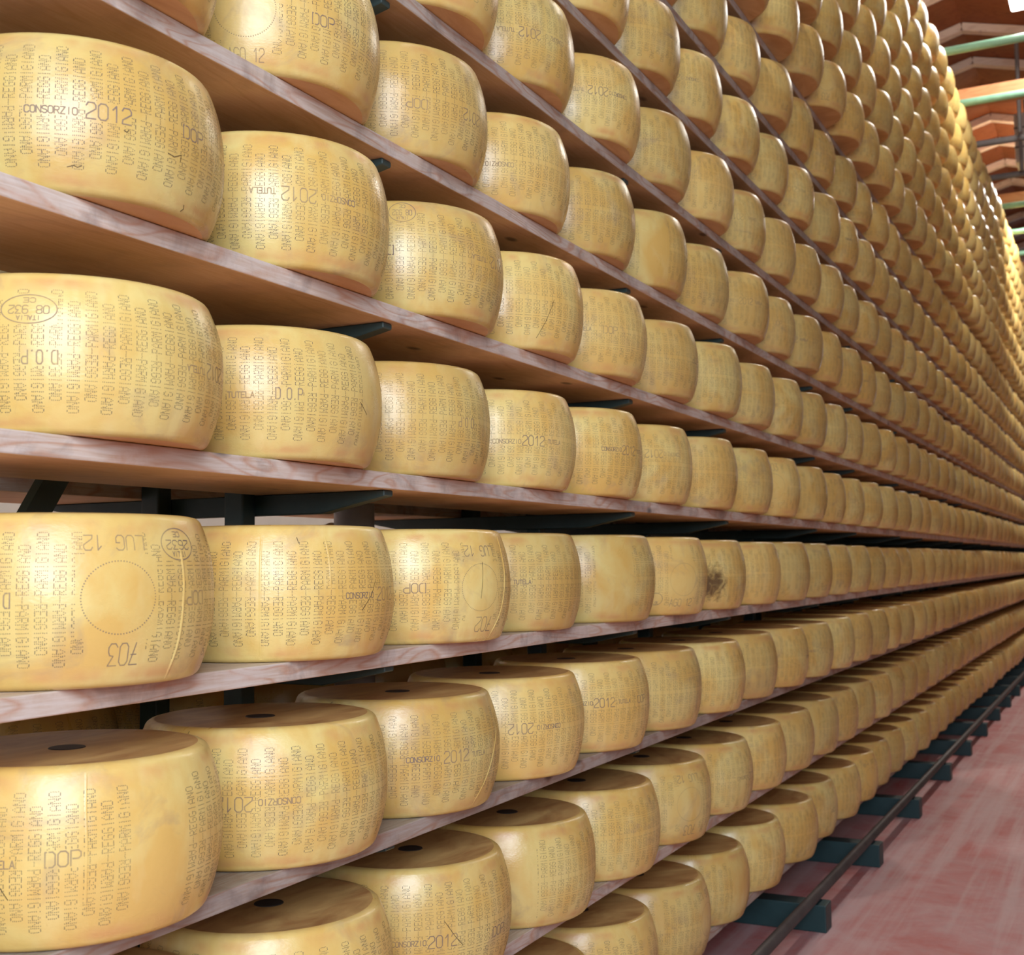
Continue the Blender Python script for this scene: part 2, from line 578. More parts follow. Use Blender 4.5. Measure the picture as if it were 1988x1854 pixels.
# marks read off the photograph: (shelf, place) -> stamps (kind, text, angle, height, width, height, upside down)
SP = {
    (1, 0): [('s', 'CONSORZIO', -0.892, 0.1157, 0, 0, 0), ('s', '2012', -0.557, 0.1199, 0, 0, 0), ('s', 'DOP', 0.06, 0.125, 0, 0, 0)],
    (1, 1): [('s', 'TUTELA', -0.954, 0.1271, 0, 0, 1), ('s', '2012', -0.678, 0.1246, 0, 0, 1), ('s', 'CONSORZIO', -0.34, 0.127, 0, 0, 1)],
    (1, 2): [('oval', 'CE 08932 ITALIA', -1.0, 0.215, 0.060, 0.044, 1), ('s', 'DOP', -1.18, 0.13, 0, 0, 1), ('s', 'TUTELA', -0.20, 0.1325, 0, 0, 1), ('s', '2012', 0.118, 0.133, 0, 0, 1)],
    (1, 3): band(1.3, 1), (1, 4): band(-1.25, 0),
    (2, 1): [('s', 'DOP', -0.389, 0.1045, 0, 0, 0), ('s', 'AGO 12', -1.004, 0.0267, 0.0663, 0.0217, 0), ('circle', '', -1.009, 0.1065, 0, 0, 0)],
    (2, 2): [('s', 'DOP', -0.713, 0.1009, 0, 0, 1), ('s', '2012', -0.06, 0.1048, 0, 0, 1)],
    (2, 3): [('s', 'CONSORZIO', -0.884, 0.104, 0, 0, 1), ('s', '2012', -1.2, 0.104, 0, 0, 1)],
    (3, 3): [('s', 'TUTELA', -0.885, 0.1154, 0, 0, 1), ('s', '2012', -0.603, 0.1146, 0, 0, 1), ('s', 'CONSORZIO', -0.246, 0.1184, 0, 0, 1)],
    (3, 4): band(-0.701, 1, 0.125), (4, 4): band(0.9, 0), (3, 2): band(0.4, 0),
    (0, 0): [('oval', 'CE 08932 ITALIA', -0.996, 0.1837, 0.0762, 0.0448, 1), ('s', 'D.O.P', -0.925, 0.111, 0, 0, 1), ('s', 'TUTELA', 0.120, 0.1156, 0, 0, 1), ('s', '2012', 0.38, 0.118, 0, 0, 1)],
    (0, 1): [('s', 'TUTELA', -1.027, 0.1119, 0, 0, 0), ('s', 'D.O.P', -0.673, 0.1156, 0, 0, 0)],
    (0, 2): [('s', 'D.O.P', -0.191, 0.1171, 0, 0, 1)],
    (0, 3): [('s', 'CONSORZIO', -0.858, 0.111, 0, 0, 0), ('s', '2012', -0.554, 0.1142, 0, 0, 0), ('s', 'TUTELA', -0.270, 0.114, 0, 0, 0)],
    (0, 4): band(-0.199, 0, 0.1276), (0, 5): band(-0.727, 1, 0.150),
    (-1, 0): [('s', 'D.O.P', -1.115, 0.1249, 0, 0, 1), ('s', 'LUG 12', -0.414, 0.2029, 0.0894, 0.0208, 1), ('circle', '', -0.394, 0.1263, 0, 0, 0),
              ('s', '703', -0.353, 0.0467, 0.0456, 0.0309, 1), ('oval', 'CE 2632 ITALIA', 0.077, 0.2016, 0.0724, 0.0468, 1), ('s', 'DOP', 0.212, 0.1224, 0, 0, 1)],
    (-1, 1): [('s', 'CONSORZIO', -0.165, 0.116, 0, 0, 0), ('s', '2012', 0.185, 0.1176, 0, 0, 0)],
    (-1, 2): [('s', 'DOP', -0.952, 0.1199, 0, 0, 1), ('circle', '', -0.269, 0.1191, 0, 0, 0), ('s', 'LUG 12', -0.256, 0.1976, 0.090, 0.022, 1), ('s', '702', -0.196, 0.039, 0.055, 0.0312, 1)],
    (-1, 3): [('s', 'TUTELA', -0.767, 0.1239, 0, 0, 0), ('s', '2012', -1.06, 0.1239, 0, 0, 0)],
    (-1, 4): [], (-1, 5): [('circle', '', -0.498, 0.1116, 0, 0, 0), ('s', 'AGO 12', -0.526, 0.040, 0.0939, 0.022, 0), ('oval', 'CE', -0.93, 0.0525, 0.04, 0.036, 0)],
    (-1, 6): [],
    (-2, 0): [('s', 'DOP', -0.769, 0.1275, 0, 0, 0), ('s', 'TUTELA', -1.13, 0.1235, 0, 0, 0)],
    (-2, 1): [('s', '2012', -1.109, 0.1206, 0, 0, 1), ('s', 'CONSORZIO', -0.781, 0.1233, 0, 0, 1)],
    (-2, 2): [('s', 'CONSORZIO', -0.75, 0.1246, 0, 0, 0), ('s', '2012', -0.419, 0.1248, 0, 0, 0), ('s', 'TUTELA', -0.14, 0.1233, 0, 0, 0)],
    (-2, 3): [('s', '2012', -0.792, 0.1277, 0, 0, 1), ('s', 'CONSORZIO', -0.457, 0.1282, 0, 0, 1)],
    (-2, 4): band(-0.706, 0, 0.138),
    (-3, 1): band(0.9, 1), (-3, 2): [('s', 'CONSORZIO', -0.998, 0.1048, 0, 0, 0), ('s', '2012', -0.691, 0.1046, 0, 0, 0), ('s', 'DOP', -0.019, 0.0965, 0, 0, 0)],
    (-3, 3): [], (-3, 4): [], (0, 6): [], (2, 4): band(1.1, 0),
}
BLANK = {(-2, 0): [(-0.355, 0.039)], (-3, 3): [(-1.30, -0.752)], (-1, 4): [(-0.913, -0.368)], (0, 1): [(0.02, 0.45)], (-1, 6): [(-1.5, -0.9)], (-2, 5): [(-1.2, -0.5)]}
LINES = {
    (-1, 0): [('crease', [(0.0903, 0.1963), (0.0939, 0.1589), (0.0716, 0.1071), (0.0661, 0.0554), (0.028, 0.0057)])],
    (-1, 2): [('crease', [(0.1785, 0.238), (0.1443, 0.1936), (0.1235, 0.1262), (0.0749, 0.0596), (-0.0528, 0.0054)]), ('crack', [(-0.2473, 0.1735), (-0.2557, 0.1495), (-0.2799, 0.0953)])],
    (-2, 2): [('crease', [(0.2944, 0.1767), (0.1389, 0.1165), (0.0233, 0.0668), (-0.1348, 0.0097)]), ('crack', [(-1.6823, 0.236), (-1.6565, 0.2405)])],
    (-2, 0): [('seam', [(-0.635, 0.236), (-0.645, 0.1971), (-0.640, 0.144), (-0.640, 0.05)]), ('crack', [(-1.1124, 0.0932), (-1.0898, 0.0842), (-1.0703, 0.0772)])],
    (-1, 1): [('seam', [(-0.9847, 0.2293), (-0.9896, 0.1655), (-0.9889, 0.078), (-0.9932, 0.005)]), ('seam', [(-0.4647, 0.2255), (-0.4504, 0.182), (-0.4552, 0.1193)]),
              ('crack', [(0.0122, 0.1399), (-0.0338, 0.1169), (-0.1468, 0.0884)]), ('crack', [(-0.7055, 0.2227), (-0.693, 0.2119)])],
    (1, 0): [('crack', [(-0.7964, 0.0354), (-0.7565, 0.0381), (-0.7347, 0.0359), (-0.7103, 0.0385)]), ('crack', [(-0.4674, 0.0981), (-0.4479, 0.0961), (-0.4357, 0.1003)]),
             ('crack', [(0.0575, 0.006), (0.0772, 0.0104), (0.0686, 0.0159)]), ('crack', [(-0.1597, 0.0816), (-0.1085, 0.0787), (-0.0508, 0.0854), (-0.0531, 0.0747)])],
    (-2, 1): [('crack', [(-1.546, 0.232), (-1.5387, 0.240)])],
    (-3, 2): [('crack', [(-0.6753, 0.1428), (-0.5782, 0.111), (-0.4974, 0.0901)])],
    (1, 3): [('crack', [(-0.6034, 0.0265), (-0.50, 0.07), (-0.4021, 0.1243)])],
    (0, 1): [('crack', [(-0.0132, 0.1132), (0.0854, 0.0925)])],
    (1, 4): [('seam', [(0.05, 0.19), (-0.05, 0.12), (-0.02, 0.05)])],
}
# small shifts of single wheels along their shelf
DY = {0: [0.0, -0.007, -0.029, -0.04, -0.034, -0.05, -0.015, -0.008, -0.028], 1: [0.004, 0.024, 0.03, 0.02, 0.028, 0.038, 0.054, 0.028],
      2: [-0.005, -0.006, -0.025, -0.039, -0.05, -0.048, -0.057, -0.029], -1: [-0.014, 0.032, 0.05, -0.010, 0.052, 0.066, 0.05, 0.095, 0.06],
      -2: [0.005, 0.01, -0.01, -0.014, -0.024, -0.008, -0.002, 0.001, -0.006], -3: [0.01, 0.024, 0.043, 0.047, 0.052, 0.055, 0.076, 0.096, 0.061],
      -4: [0.02, 0.02, 0.02, 0.031, 0.017, 0.021, 0.002, 0.032, 0.051, 0.048], 3: [0.02, 0.02, 0.027, 0.0, 0.011, 0.002, 0.011, 0.029],
      4: [-0.07, -0.07, -0.07, -0.07, -0.068, -0.089, -0.093, -0.059]}
SHELF_Z = {-4: -1.41, -3: -1.05, -2: -0.698, -1: -0.3498, 0: 0.0, 1: 0.3404, 2: 0.6785, 3: 1.017, 4: 1.355}
for k in range(5, 12):
    SHELF_Z[k] = 1.355 + (k - 4) * 0.338
TB = 0.033


# ------------------------------------------------------------------ plain mesh helpers
def mk(name, V, F, mats, MI=None, parent=None, smooth=False):
    me = bpy.data.meshes.new(name)
    me.from_pydata([tuple(v) for v in V], [], [tuple(f) for f in F])
    for mt in (mats if isinstance(mats, (list, tuple)) else [mats]):
        me.materials.append(mt)
    if MI is not None:
        me.polygons.foreach_set('material_index', MI)
    if smooth:
        me.polygons.foreach_set('use_smooth', [True] * len(F))
    me.update()
    o = bpy.data.objects.new(name, me)
    COL.objects.link(o)
    if parent:
        o.parent = parent
    return o


def box_vf(x0, x1, y0, y1, z0, z1):
    V = [(x0, y0, z0), (x1, y0, z0), (x1, y1, z0), (x0, y1, z0), (x0, y0, z1), (x1, y0, z1), (x1, y1, z1), (x0, y1, z1)]
    F = [(3, 2, 1, 0), (4, 5, 6, 7), (0, 1, 5, 4), (1, 2, 6, 5), (2, 3, 7, 6), (3, 0, 4, 7)]
    return V, F


def beam_vf(p0, p1, w_, h_, up=(0, 0, 1)):
    p0, p1 = Vector(p0), Vector(p1)
    d = (p1 - p0).normalized()
    s = d.cross(Vector(up)).normalized()
    t = s.cross(d).normalized()
    V = []
    for p in (p0, p1):
        for a, b in ((-1, -1), (1, -1), (1, 1), (-1, 1)):
            V.append(p + s * (a * w_ / 2) + t * (b * h_ / 2))
    F = [(3, 2, 1, 0), (4, 5, 6, 7), (0, 1, 5, 4), (1, 2, 6, 5), (2, 3, 7, 6), (3, 0, 4, 7)]
    return V, F


def bevel(o, wd, seg=2):
    b = o.modifiers.new('bevel', 'BEVEL')
    b.width = wd
    b.segments = seg
    b.limit_method = 'ANGLE'
    return o


def tube_vf(p0, p1, r, seg=16):
    p0, p1 = Vector(p0), Vector(p1)
    d = (p1 - p0).normalized()
    s = d.cross(Vector((0, 0, 1)) if abs(d.z) < 0.9 else Vector((1, 0, 0))).normalized()
    t = s.cross(d)
    V, F = [], []
    for p in (p0, p1):
        for i in range(seg):
            a = 2 * math.pi * i / seg
            V.append(p + (s * math.cos(a) + t * math.sin(a)) * r)
    for i in range(seg):
        j = (i + 1) % seg
        F.append((i, j, j + seg, i + seg))
    F.append(tuple(reversed(range(seg))))
    F.append(tuple(range(seg, 2 * seg)))
    return V, F


def tag(o, label=None, cat=None, group=None, kind=None):
    if label:
        o['label'] = label
    if cat:
        o['category'] = cat
    if group:
        o['group'] = group
    if kind:
        o['kind'] = kind
    return o


# ------------------------------------------------------------------ materials of wood, steel, floor
def wood(name, pale, mid, dark, vein, rough=0.6, figure=8.0, stain=0.5, along=1, ringamt=0.55):
    mt, nt, b = mat(name, rough, 0.3)
    tc = N(nt, 'ShaderNodeTexCoord')
    oi = N(nt, 'ShaderNodeObjectInfo')
    cx = N(nt, 'ShaderNodeCombineXYZ')
    for i in range(3):
        L(nt, math1(nt, 'MULTIPLY', oi.outputs['Random'], 17.0 + 5 * i), cx.inputs[i])
    sc = [6.0, 6.0, 9.0]
    sc[along] = 1.6
    co = mapping(nt, tc.outputs['Object'], tuple(sc), cx.outputs[0])
    base = noise(nt, co, 1.3, 2.0, 0.5, 0.4)
    rings = math1(nt, 'FRACT', math1(nt, 'MULTIPLY', base, figure))
    tri = math1(nt, 'ABSOLUTE', math1(nt, 'SUBTRACT', rings, 0.5))      # 0..0.5
    sf = [1.0, 1.0, 1.0]
    sf[along] = 0.05
    fib = noise(nt, mapping(nt, tc.outputs['Object'], tuple(sf), cx.outputs[0]), 220.0, 4.0, 0.6)
    c = rgbmix(nt, ramp(nt, fib, 0.35, 0.7), pale, mid)
    c = rgbmix(nt, ramp(nt, tri, 0.02, 0.22, ringamt, 0.0), c, vein)
    big = noise(nt, mapping(nt, tc.outputs['Object'], (3, 3, 3), cx.outputs[0]), 2.6, 5.0, 0.65, 0.5)
    c = rgbmix(nt, ramp(nt, big, 0.50, 0.74, 0, stain), c, dark)
    wh = noise(nt, mapping(nt, tc.outputs['Object'], (2, 2, 2), cx.outputs[0]), 4.3, 5.0, 0.7, 0.3)
    c = rgbmix(nt, ramp(nt, wh, 0.50, 0.76, 0, stain), c, pale)
    # knots
    vo = N(nt, 'ShaderNodeTexVoronoi')
    sk = [7.0, 7.0, 7.0]
    sk[along] = 3.4
    L(nt, mapping(nt, tc.outputs['Object'], tuple(sk), cx.outputs[0]), vo.inputs['Vector'])
    vo.inputs['Scale'].default_value = 1.0
    vo.inputs['Randomness'].default_value = 1.0
    c = rgbmix(nt, ramp(nt, vo.outputs['Distance'], 0.05, 0.11, 0.8, 0.0), c, tuple(x * 0.35 for x in dark))
    c = rgbmix(nt, 1.0, c, oi.outputs['Color'], 'MULTIPLY')
    L(nt, c, b.inputs['Base Color'])
    bump(nt, b, math1(nt, 'ADD', fib, math1(nt, 'MULTIPLY', tri, 0.8)), 0.35, 0.0012)
    return mt


M_EDGE = wood('weathered_board_edge', (0.68, 0.60, 0.54), (0.57, 0.43, 0.33), (0.28, 0.23, 0.21), (0.50, 0.23, 0.12), 0.58, 10.0, 0.85)
M_UNDER = wood('board_underside', (0.84, 0.60, 0.34), (0.76, 0.50, 0.25), (0.50, 0.34, 0.20), (0.62, 0.38, 0.17), 0.62, 6.0, 0.5, ringamt=0.35)
M_BTOP = wood('board_top', (0.62, 0.56, 0.48), (0.48, 0.38, 0.29), (0.32, 0.25, 0.2), (0.42, 0.27, 0.17), 0.6, 6.0, 0.6, ringamt=0.3)


def steel(name, col, rough=0.42, grain=260.0):
    mt, nt, b = mat(name, rough, 0.5)
    tc = N(nt, 'ShaderNodeTexCoord')
    n1 = noise(nt, tc.outputs['Object'], grain, 2.0, 0.6)
    n2 = noise(nt, tc.outputs['Object'], 9.0, 4.0, 0.6)
    L(nt, rgbmix(nt, ramp(nt, n2, 0.4, 0.7, 0, 0.5), col, tuple(c * 1.5 + 0.01 for c in col)), b.inputs['Base Color'])
    bump(nt, b, n1, 0.25, 0.0008)
    return mt


M_GREEN = steel('green_hammered_paint', (0.030, 0.055, 0.052))
M_FOOT = steel('teal_green_paint', (0.010, 0.040, 0.044), 0.5)
M_PIPE = steel('dark_brown_rail_steel', (0.050, 0.038, 0.034), 0.5)
M_DRAIN = steel('grey_pvc', (0.34, 0.33, 0.32), 0.35, 40.0)
M_TIE = steel('pale_green_tie_paint', (0.20, 0.40, 0.29), 0.35)
M_ROD = steel('dull_grey_steel', (0.18, 0.17, 0.17), 0.5)

mt, nt, b = mat('worn_red_floor_paint', 0.55, 0.4)
tc = N(nt, 'ShaderNodeTexCoord')
g1 = noise(nt, tc.outputs['Object'], 3.0, 6.0, 0.65, 0.4)
g2 = noise(nt, mapping(nt, tc.outputs['Object'], (11.0, 0.35, 1)), 1.0, 5.0, 0.6, 0.2)
g3 = noise(nt, tc.outputs['Object'], 18.0, 5.0, 0.7)
c = rgbmix(nt, ramp(nt, g1, 0.35, 0.65), (0.50, 0.145, 0.135), (0.56, 0.32, 0.32))
c = rgbmix(nt, ramp(nt, g2, 0.46, 0.62, 0, 0.75), c, (0.60, 0.42, 0.42))
c = rgbmix(nt, ramp(nt, g3, 0.50, 0.78, 0, 0.5), c, (0.52, 0.41, 0.40))
L(nt, c, b.inputs['Base Color'])
L(nt, ramp(nt, g3, 0.3, 0.7, 0.42, 0.68), b.inputs['Roughness'])
bump(nt, b, g3, 0.2, 0.002)
M_FLOOR = mt


def plain(name, col, rough=0.7, scale=6.0, var=0.12):
    mt, nt, b = mat(name, rough, 0.3)
    tc = N(nt, 'ShaderNodeTexCoord')
    n1 = noise(nt, tc.outputs['Object'], scale, 4.0, 0.6)
    L(nt, rgbmix(nt, n1, col, tuple(max(0, x * (1 - 2 * var)) for x in col)), b.inputs['Base Color'])
    return mt


M_WALL = plain('whitewashed_plaster', (0.74, 0.73, 0.70))
M_GREYW = plain('grey_plaster', (0.26, 0.24, 0.21))
M_DECK = wood('roof_deck_boards', (0.36, 0.115, 0.040), (0.29, 0.080, 0.025), (0.18, 0.05, 0.02), (0.22, 0.06, 0.02), 0.6, 5.0, 0.4, along=0)
M_RAFT = wood('pale_rafter_timber', (0.92, 0.76, 0.62), (0.88, 0.68, 0.54), (0.66, 0.46, 0.34), (0.70, 0.50, 0.38), 0.6, 5.0, 0.3, along=0)
M_GLUE = wood('brown_tie_beam_timber', (0.56, 0.25, 0.11), (0.48, 0.19, 0.075), (0.36, 0.12, 0.05), (0.38, 0.14, 0.05), 0.55, 5.0, 0.3, along=0)
M_VENT = plain('pale_sheet_metal', (0.80, 0.78, 0.74), 0.45)
M_CLOTH = plain('white_sheeting', (0.80, 0.79, 0.74), 0.6, 20.0, 0.08)
M_CAS = plain('casein_plate', (0.045, 0.038, 0.034), 0.5, 40.0, 0.2)
M_GINK = plain('green_marker_ink', (0.03, 0.14, 0.11), 0.5)
mt, nt, b = mat('lamp_diffuser')
b.inputs['Base Color'].default_value = (0.9, 0.9, 0.9, 1)
b.inputs['Emission Color'].default_value = (1, 0.98, 0.95, 1)
b.inputs['Emission Strength'].default_value = 9.0
M_LAMP = mt
mt, nt, b = mat('window_daylight')
b.inputs['Base Color'].default_value = (0.8, 0.85, 0.9, 1)
b.inputs['Emission Color'].default_value = (0.93, 0.97, 1, 1)
b.inputs['Emission Strength'].default_value = 1.0
M_WIN = mt

# ------------------------------------------------------------------ the room
XL, XR, YB, YF = -3.4, 6.0, -7.0, 27.0
V, F = box_vf(XL, XR, YB, YF, FLOOR - 0.1, FLOOR)
tag(mk('floor', V, F, M_FLOOR), kind='structure')
V, F = box_vf(XL - 0.2, XL, YB, YF, FLOOR, 4.3)
tag(mk('wall_left', V, F, M_WALL), kind='structure')
V, F = box_vf(XR, XR + 0.2, YB, YF, FLOOR, 3.5)
tag(mk('wall_right', V, F, M_GREYW), kind='structure')
V, F = box_vf(XL, XR, YF, YF + 0.2, FLOOR, 5.4)
tag(mk('wall_far', V, F, M_GREYW), kind='structure')
V, F = box_vf(XL, XR, YB - 0.2, YB, FLOOR, 5.4)
tag(mk('wall_back', V, F, M_GREYW), kind='structure')

# pitched timber roof: deck boards as parts, pale rafters, tie beams
RZ, SL = 5.26, 0.27
roof = bpy.data.objects.new('ceiling', None)
COL.objects.link(roof)
tag(roof, kind='structure')


def roof_z(x):
    return RZ - SL * abs(x)


for i, y in enumerate(np.arange(YB, YF, 2.0)):
    for xa, xb in ((XL - 0.2, 0.0), (0.0, XR + 0.2)):
        V = [(xa, y, roof_z(xa)), (xb, y, roof_z(xb)), (xb, y + 1.995, roof_z(xb)), (xa, y + 1.995, roof_z(xa))]
        V += [(a, b_, c_ + 0.04) for a, b_, c_ in V]
        F = [(0, 3, 2, 1), (4, 5, 6, 7), (0, 1, 5, 4), (1, 2, 6, 5), (2, 3, 7, 6), (3, 0, 4, 7)]
        mk('deck_panel', V, F, M_DECK, parent=roof)
y = 9.1
while y < YF - 0.5:
    for xb in (XL + 0.1, XR - 0.1):
        V, F = beam_vf((0, y, roof_z(0) - 0.05), (xb, y, roof_z(xb) - 0.05), 0.10, 0.08)
        mk('rafter', V, F, M_RAFT, parent=roof)
    y += 0.95
for y in (8.2, 11.97, 15.72, 19.5, 23.3):
    V, F = box_vf(XL + 0.05, XR - 0.05, y, y + 0.14, 4.10, 4.24)
    mk('tie_beam', V, F, M_GLUE, parent=roof)

# pale panels and window high on the end wall, seen beyond the rack
for (x0, x1, z0, z1) in ((-2.6, 2.6, 3.3, 4.3), (-2.6, 2.6, 1.2, 2.4)):
    fr = bpy.data.objects.new('window_1' if z0 > 3 else 'window_2', None)
    COL.objects.link(fr)
    tag(fr, kind='structure')
    n = 6
    st = (x1 - x0) / n
    for i in range(n):
        V, F = box_vf(x0 + i * st + 0.03, x0 + (i + 1) * st - 0.03, YF - 0.06, YF - 0.03, z0, z1)
        mk('pane', V, F, M_WIN, parent=fr)
    for i in range(n + 1):
        V, F = box_vf(x0 + i * st - 0.03, x0 + i * st + 0.03, YF - 0.09, YF - 0.001, z0, z1)
        mk('mullion', V, F, M_TIE, parent=fr)
    for zz in (z0 - 0.06, z1):
        V, F = box_vf(x0 - 0.03, x1 + 0.03, YF - 0.09, YF - 0.001, zz, zz + 0.06)
        mk('window_rail', V, F, M_TIE, parent=fr)

# ------------------------------------------------------------------ the rack
rack = bpy.data.objects.new('cheese_rack', None)
COL.objects.link(rack)
rack.location = (0, 0, 0)
tag(rack, 'tall dark green steel rack carrying long weathered pine boards full of cheese wheels', 'rack')
YA, YZ = -0.6, 24.0
XB0, XB1 = -0.62, -0.95
for k in range(-4, 12):
    z0 = SHELF_Z[k]
    V, F = box_vf(-0.333, 0.0, YA, YZ, z0, z0 + TB)
    o = mk('shelf_board', V, F, [M_EDGE, M_UNDER, M_BTOP], [1, 2, 0, 0, 0, 0], parent=rack)
    bevel(o, 0.0022, 2)
    wt = {-2: 0.62, -3: 0.86, -4: 0.78, 2: 0.92, 3: 0.74, 4: 0.66, 5: 0.66}.get(k, 1.0 if k < 3 else 0.72)   # weathered grey on lower boards; upper ones darkened for shade under the wheels
    o.color = (wt, wt * 0.97, wt * 0.95, 1)
    V, F = box_vf(XB1, XB0, YA, YZ, z0, z0 + TB)
    o = mk('shelf_board', V, F, [M_EDGE, M_UNDER, M_BTOP], [1, 2, 0, 0, 0, 0], parent=rack)
    bevel(o, 0.0022, 2)
ARM_Y = [0.68, 2.10, 3.46, 4.42] + [Y0 + PITCH * (g + 0.5) + 0.012 for g in (9, 11, 14, 16, 19, 21, 24, 26, 29, 31, 34, 36, 39, 41, 44, 46)]
TOPZ = SHELF_Z[11] + 0.26


def arm_mesh():
    """cantilever arm crossing the rack: tapered tips both ends, level top"""
    prof = [(-0.018, 0.0), (-0.018, -0.012), (-0.170, -0.043), (-0.780, -0.043), (-0.932, -0.014), (-0.932, 0.0)]
    wd = 0.017
    V = [(x, -wd, z) for x, z in prof] + [(x, wd, z) for x, z in prof]
    n = len(prof)
    F = [tuple(range(n)), tuple(reversed(range(n, 2 * n)))]
    for i in range(n):
        j = (i + 1) % n
        F.append((i, i + n, j + n, j))
    me = bpy.data.meshes.new('arm')
    me.from_pydata(V, [], F)
    me.materials.append(M_GREEN)
    me.update()
    return me


AM = arm_mesh()
V, F = box_vf(-0.025, 0.025, -0.021, 0.021, FLOOR, TOPZ)
first_post = None
for y in ARM_Y:
    for xp in (-0.362, -0.592):
        if first_post is None:
            first_post = bevel(mk('post', V, F, M_GREEN, parent=rack), 0.004, 2)
            o = first_post
        else:
            o = first_post.copy()
            COL.objects.link(o)
        o.location = (xp, y + (-0.040 if y < 3 else 0.040), 0)
    for k in range(-4, 12):
        o = bpy.data.objects.new('arm', AM)
        COL.objects.link(o)
        o.parent = rack
        o.location = (0, y, SHELF_Z[k] - 0.0005)
        bevel(o, 0.002, 1)
# flat diagonal brace behind the wheels
V, F = beam_vf((-0.475, 1.34, -0.38), (-0.475, 1.86, 0.10), 0.006, 0.05, up=(1, 0, 0))
V, F = beam_vf((-0.44, 1.38, -0.36), (-0.44, 1.82, 0.30), 0.05, 0.022, up=(1, 0, 0))
mk('brace', V, F, M_GREEN, parent=rack)
# feet on the floor and the bumper rail lying over them
FOOT_Y = [2.45, 3.75, 4.98, 6.12, 7.34, 8.65, 9.79, 10.9, 12.0, 13.1, 14.2, 15.3, 16.4, 17.5, 18.6, 19.7]
V, F = box_vf(-1.1, 0.185, -0.05, 0.05, FLOOR, FLOOR + 0.105)
f0 = None
for y in FOOT_Y:
    if f0 is None:
        f0 = bevel(mk('foot', V, F, M_FOOT, parent=rack), 0.004, 2)
        o = f0
    else:
        o = f0.copy()
        COL.objects.link(o)
    o.location = (0, y, 0)
V, F = tube_vf((0.135, 1.5, FLOOR + 0.105 + 0.0215), (0.135, 21.0, FLOOR + 0.105 + 0.0215), 0.0215, 20)
mk('bumper_rail', V, F, M_PIPE, parent=rack, smooth=True)

# drain pipe standing in the middle of the rack
V, F = tube_vf((-0.478, 2.66, FLOOR), (-0.478, 2.66, 4.2), 0.052, 32)
tag(mk('drain_pipe', V, F, M_DRAIN, smooth=True), 'round grey plastic down pipe standing inside the rack behind the third wheels', 'pipe')

# ------------------------------------------------------------------ tie pipes, lamps under the roof
for i, y in enumerate([10.54, 11.83, 13.1, 14.35, 15.6, 16.9, 18.15]):
    V, F = tube_vf((-1.0, y, 4.055), (3.0, y, 4.055), 0.034, 16)
    ordn = ['nearest', 'second', 'third', 'fourth', 'fifth', 'sixth', 'farthest'][i]
    tag(mk('tie_pipe', V, F, M_TIE if i != 2 and i != 3 else M_ROD, smooth=True),
        'steel tie pipe crossing over the aisle under the timber roof, %s of the row' % ordn, 'pipe', 'tie pipes crossing above the aisle')
for i, (lx, ly) in enumerate(LAMPS[3:]):
    lamp = bpy.data.objects.new('ceiling_lamp', None)
    COL.objects.link(lamp)
    lamp.location = (lx, ly, 4.80)
    tag(lamp, 'glowing white box lamp hanging under the timber roof, %s' % ('top right corner' if i == 0 else 'farther down the aisle'), 'lamp', 'lamps over the aisle')
    V, F = box_vf(-0.21, 0.21, -0.7, 0.7, -0.03, 0.05)
    bevel(mk('diffuser', V, F, M_LAMP, parent=lamp), 0.02, 3)
    V, F = box_vf(-0.10, 0.10, -0.6, 0.6, 0.052, 0.10)
    mk('housing', V, F, M_ROD, parent=lamp)
    for dy in (-0.45, 0.45):
        V, F = tube_vf((0, dy, 0.10), (0, dy, roof_z(lx) - 4.80), 0.012, 8)
        mk('hanger', V, F, M_ROD, parent=lamp)
# grey hanging rods near the pipes
for i, (x, y) in enumerate(((0.50, 12.9), (0.42, 14.2))):
    V, F = tube_vf((x, y, 4.05), (x, y, roof_z(x)), 0.02, 8)
    tag(mk('hanger_rod', V, F, M_ROD, smooth=True), 'thin grey steel rod hanging from the roof onto the %s tie pipe' % ('third' if i == 0 else 'fourth'), 'rod')

vent = bpy.data.objects.new('ventilation_box', None)
COL.objects.link(vent)
vent.location = (0.78, 14.95, 4.28)
tag(vent, 'pale grey sheet metal ventilation box hanging under the roof at the right edge', 'duct')
V, F = box_vf(-0.45, 0.45, -0.3, 0.3, 0.0, 0.56)
bevel(mk('casing', V, F, M_VENT, parent=vent), 0.015, 2)
for zz in (0.16, 0.38):
    V, F = box_vf(-0.455, 0.455, -0.306, 0.306, zz, zz + 0.02)
    mk('seam_strip', V, F, M_ROD, parent=vent)
for xx in (-0.35, 0.35):
    V, F = tube_vf((xx, 0, 0.56), (xx, 0, roof_z(0.78 + xx) - 4.28), 0.012, 8)
    mk('hanger', V, F, M_ROD, parent=vent)

# white sheeting stored on the back board, glimpsed between the wheels
def crumple(name, x, y, z, lx, ly, hz, seed):
    r = np.random.RandomState(seed)
    n, mm = 22, 14
    V, F = [], []
    for i in range(n):
        for j in range(mm):
            u, v = i / (n - 1) * 2 - 1, j / (mm - 1) * 2 - 1
            e = max(0, 1 - max(abs(u), abs(v)) ** 5)
            hgt = hz * e * (0.82 + 0.18 * math.sin(u * 7 + r.rand() * 1.2) * math.cos(v * 5 + seed))
            V.append((x + v * lx / 2, y + u * ly / 2, z + hgt))
    for i in range(n - 1):
        for j in range(mm - 1):
            a = i * mm + j
            F.append((a, a + 1, a + mm + 1, a + mm))
    b0 = len(V)
    ring = [i * mm for i in range(n)] + [(n - 1) * mm + j for j in range(1, mm)] + [i * mm + mm - 1 for i in range(n - 2, -1, -1)] + [j for j in range(mm - 2, 0, -1)]
    F.append(tuple(ring))
    return mk(name, V, F, M_CLOTH, smooth=True)


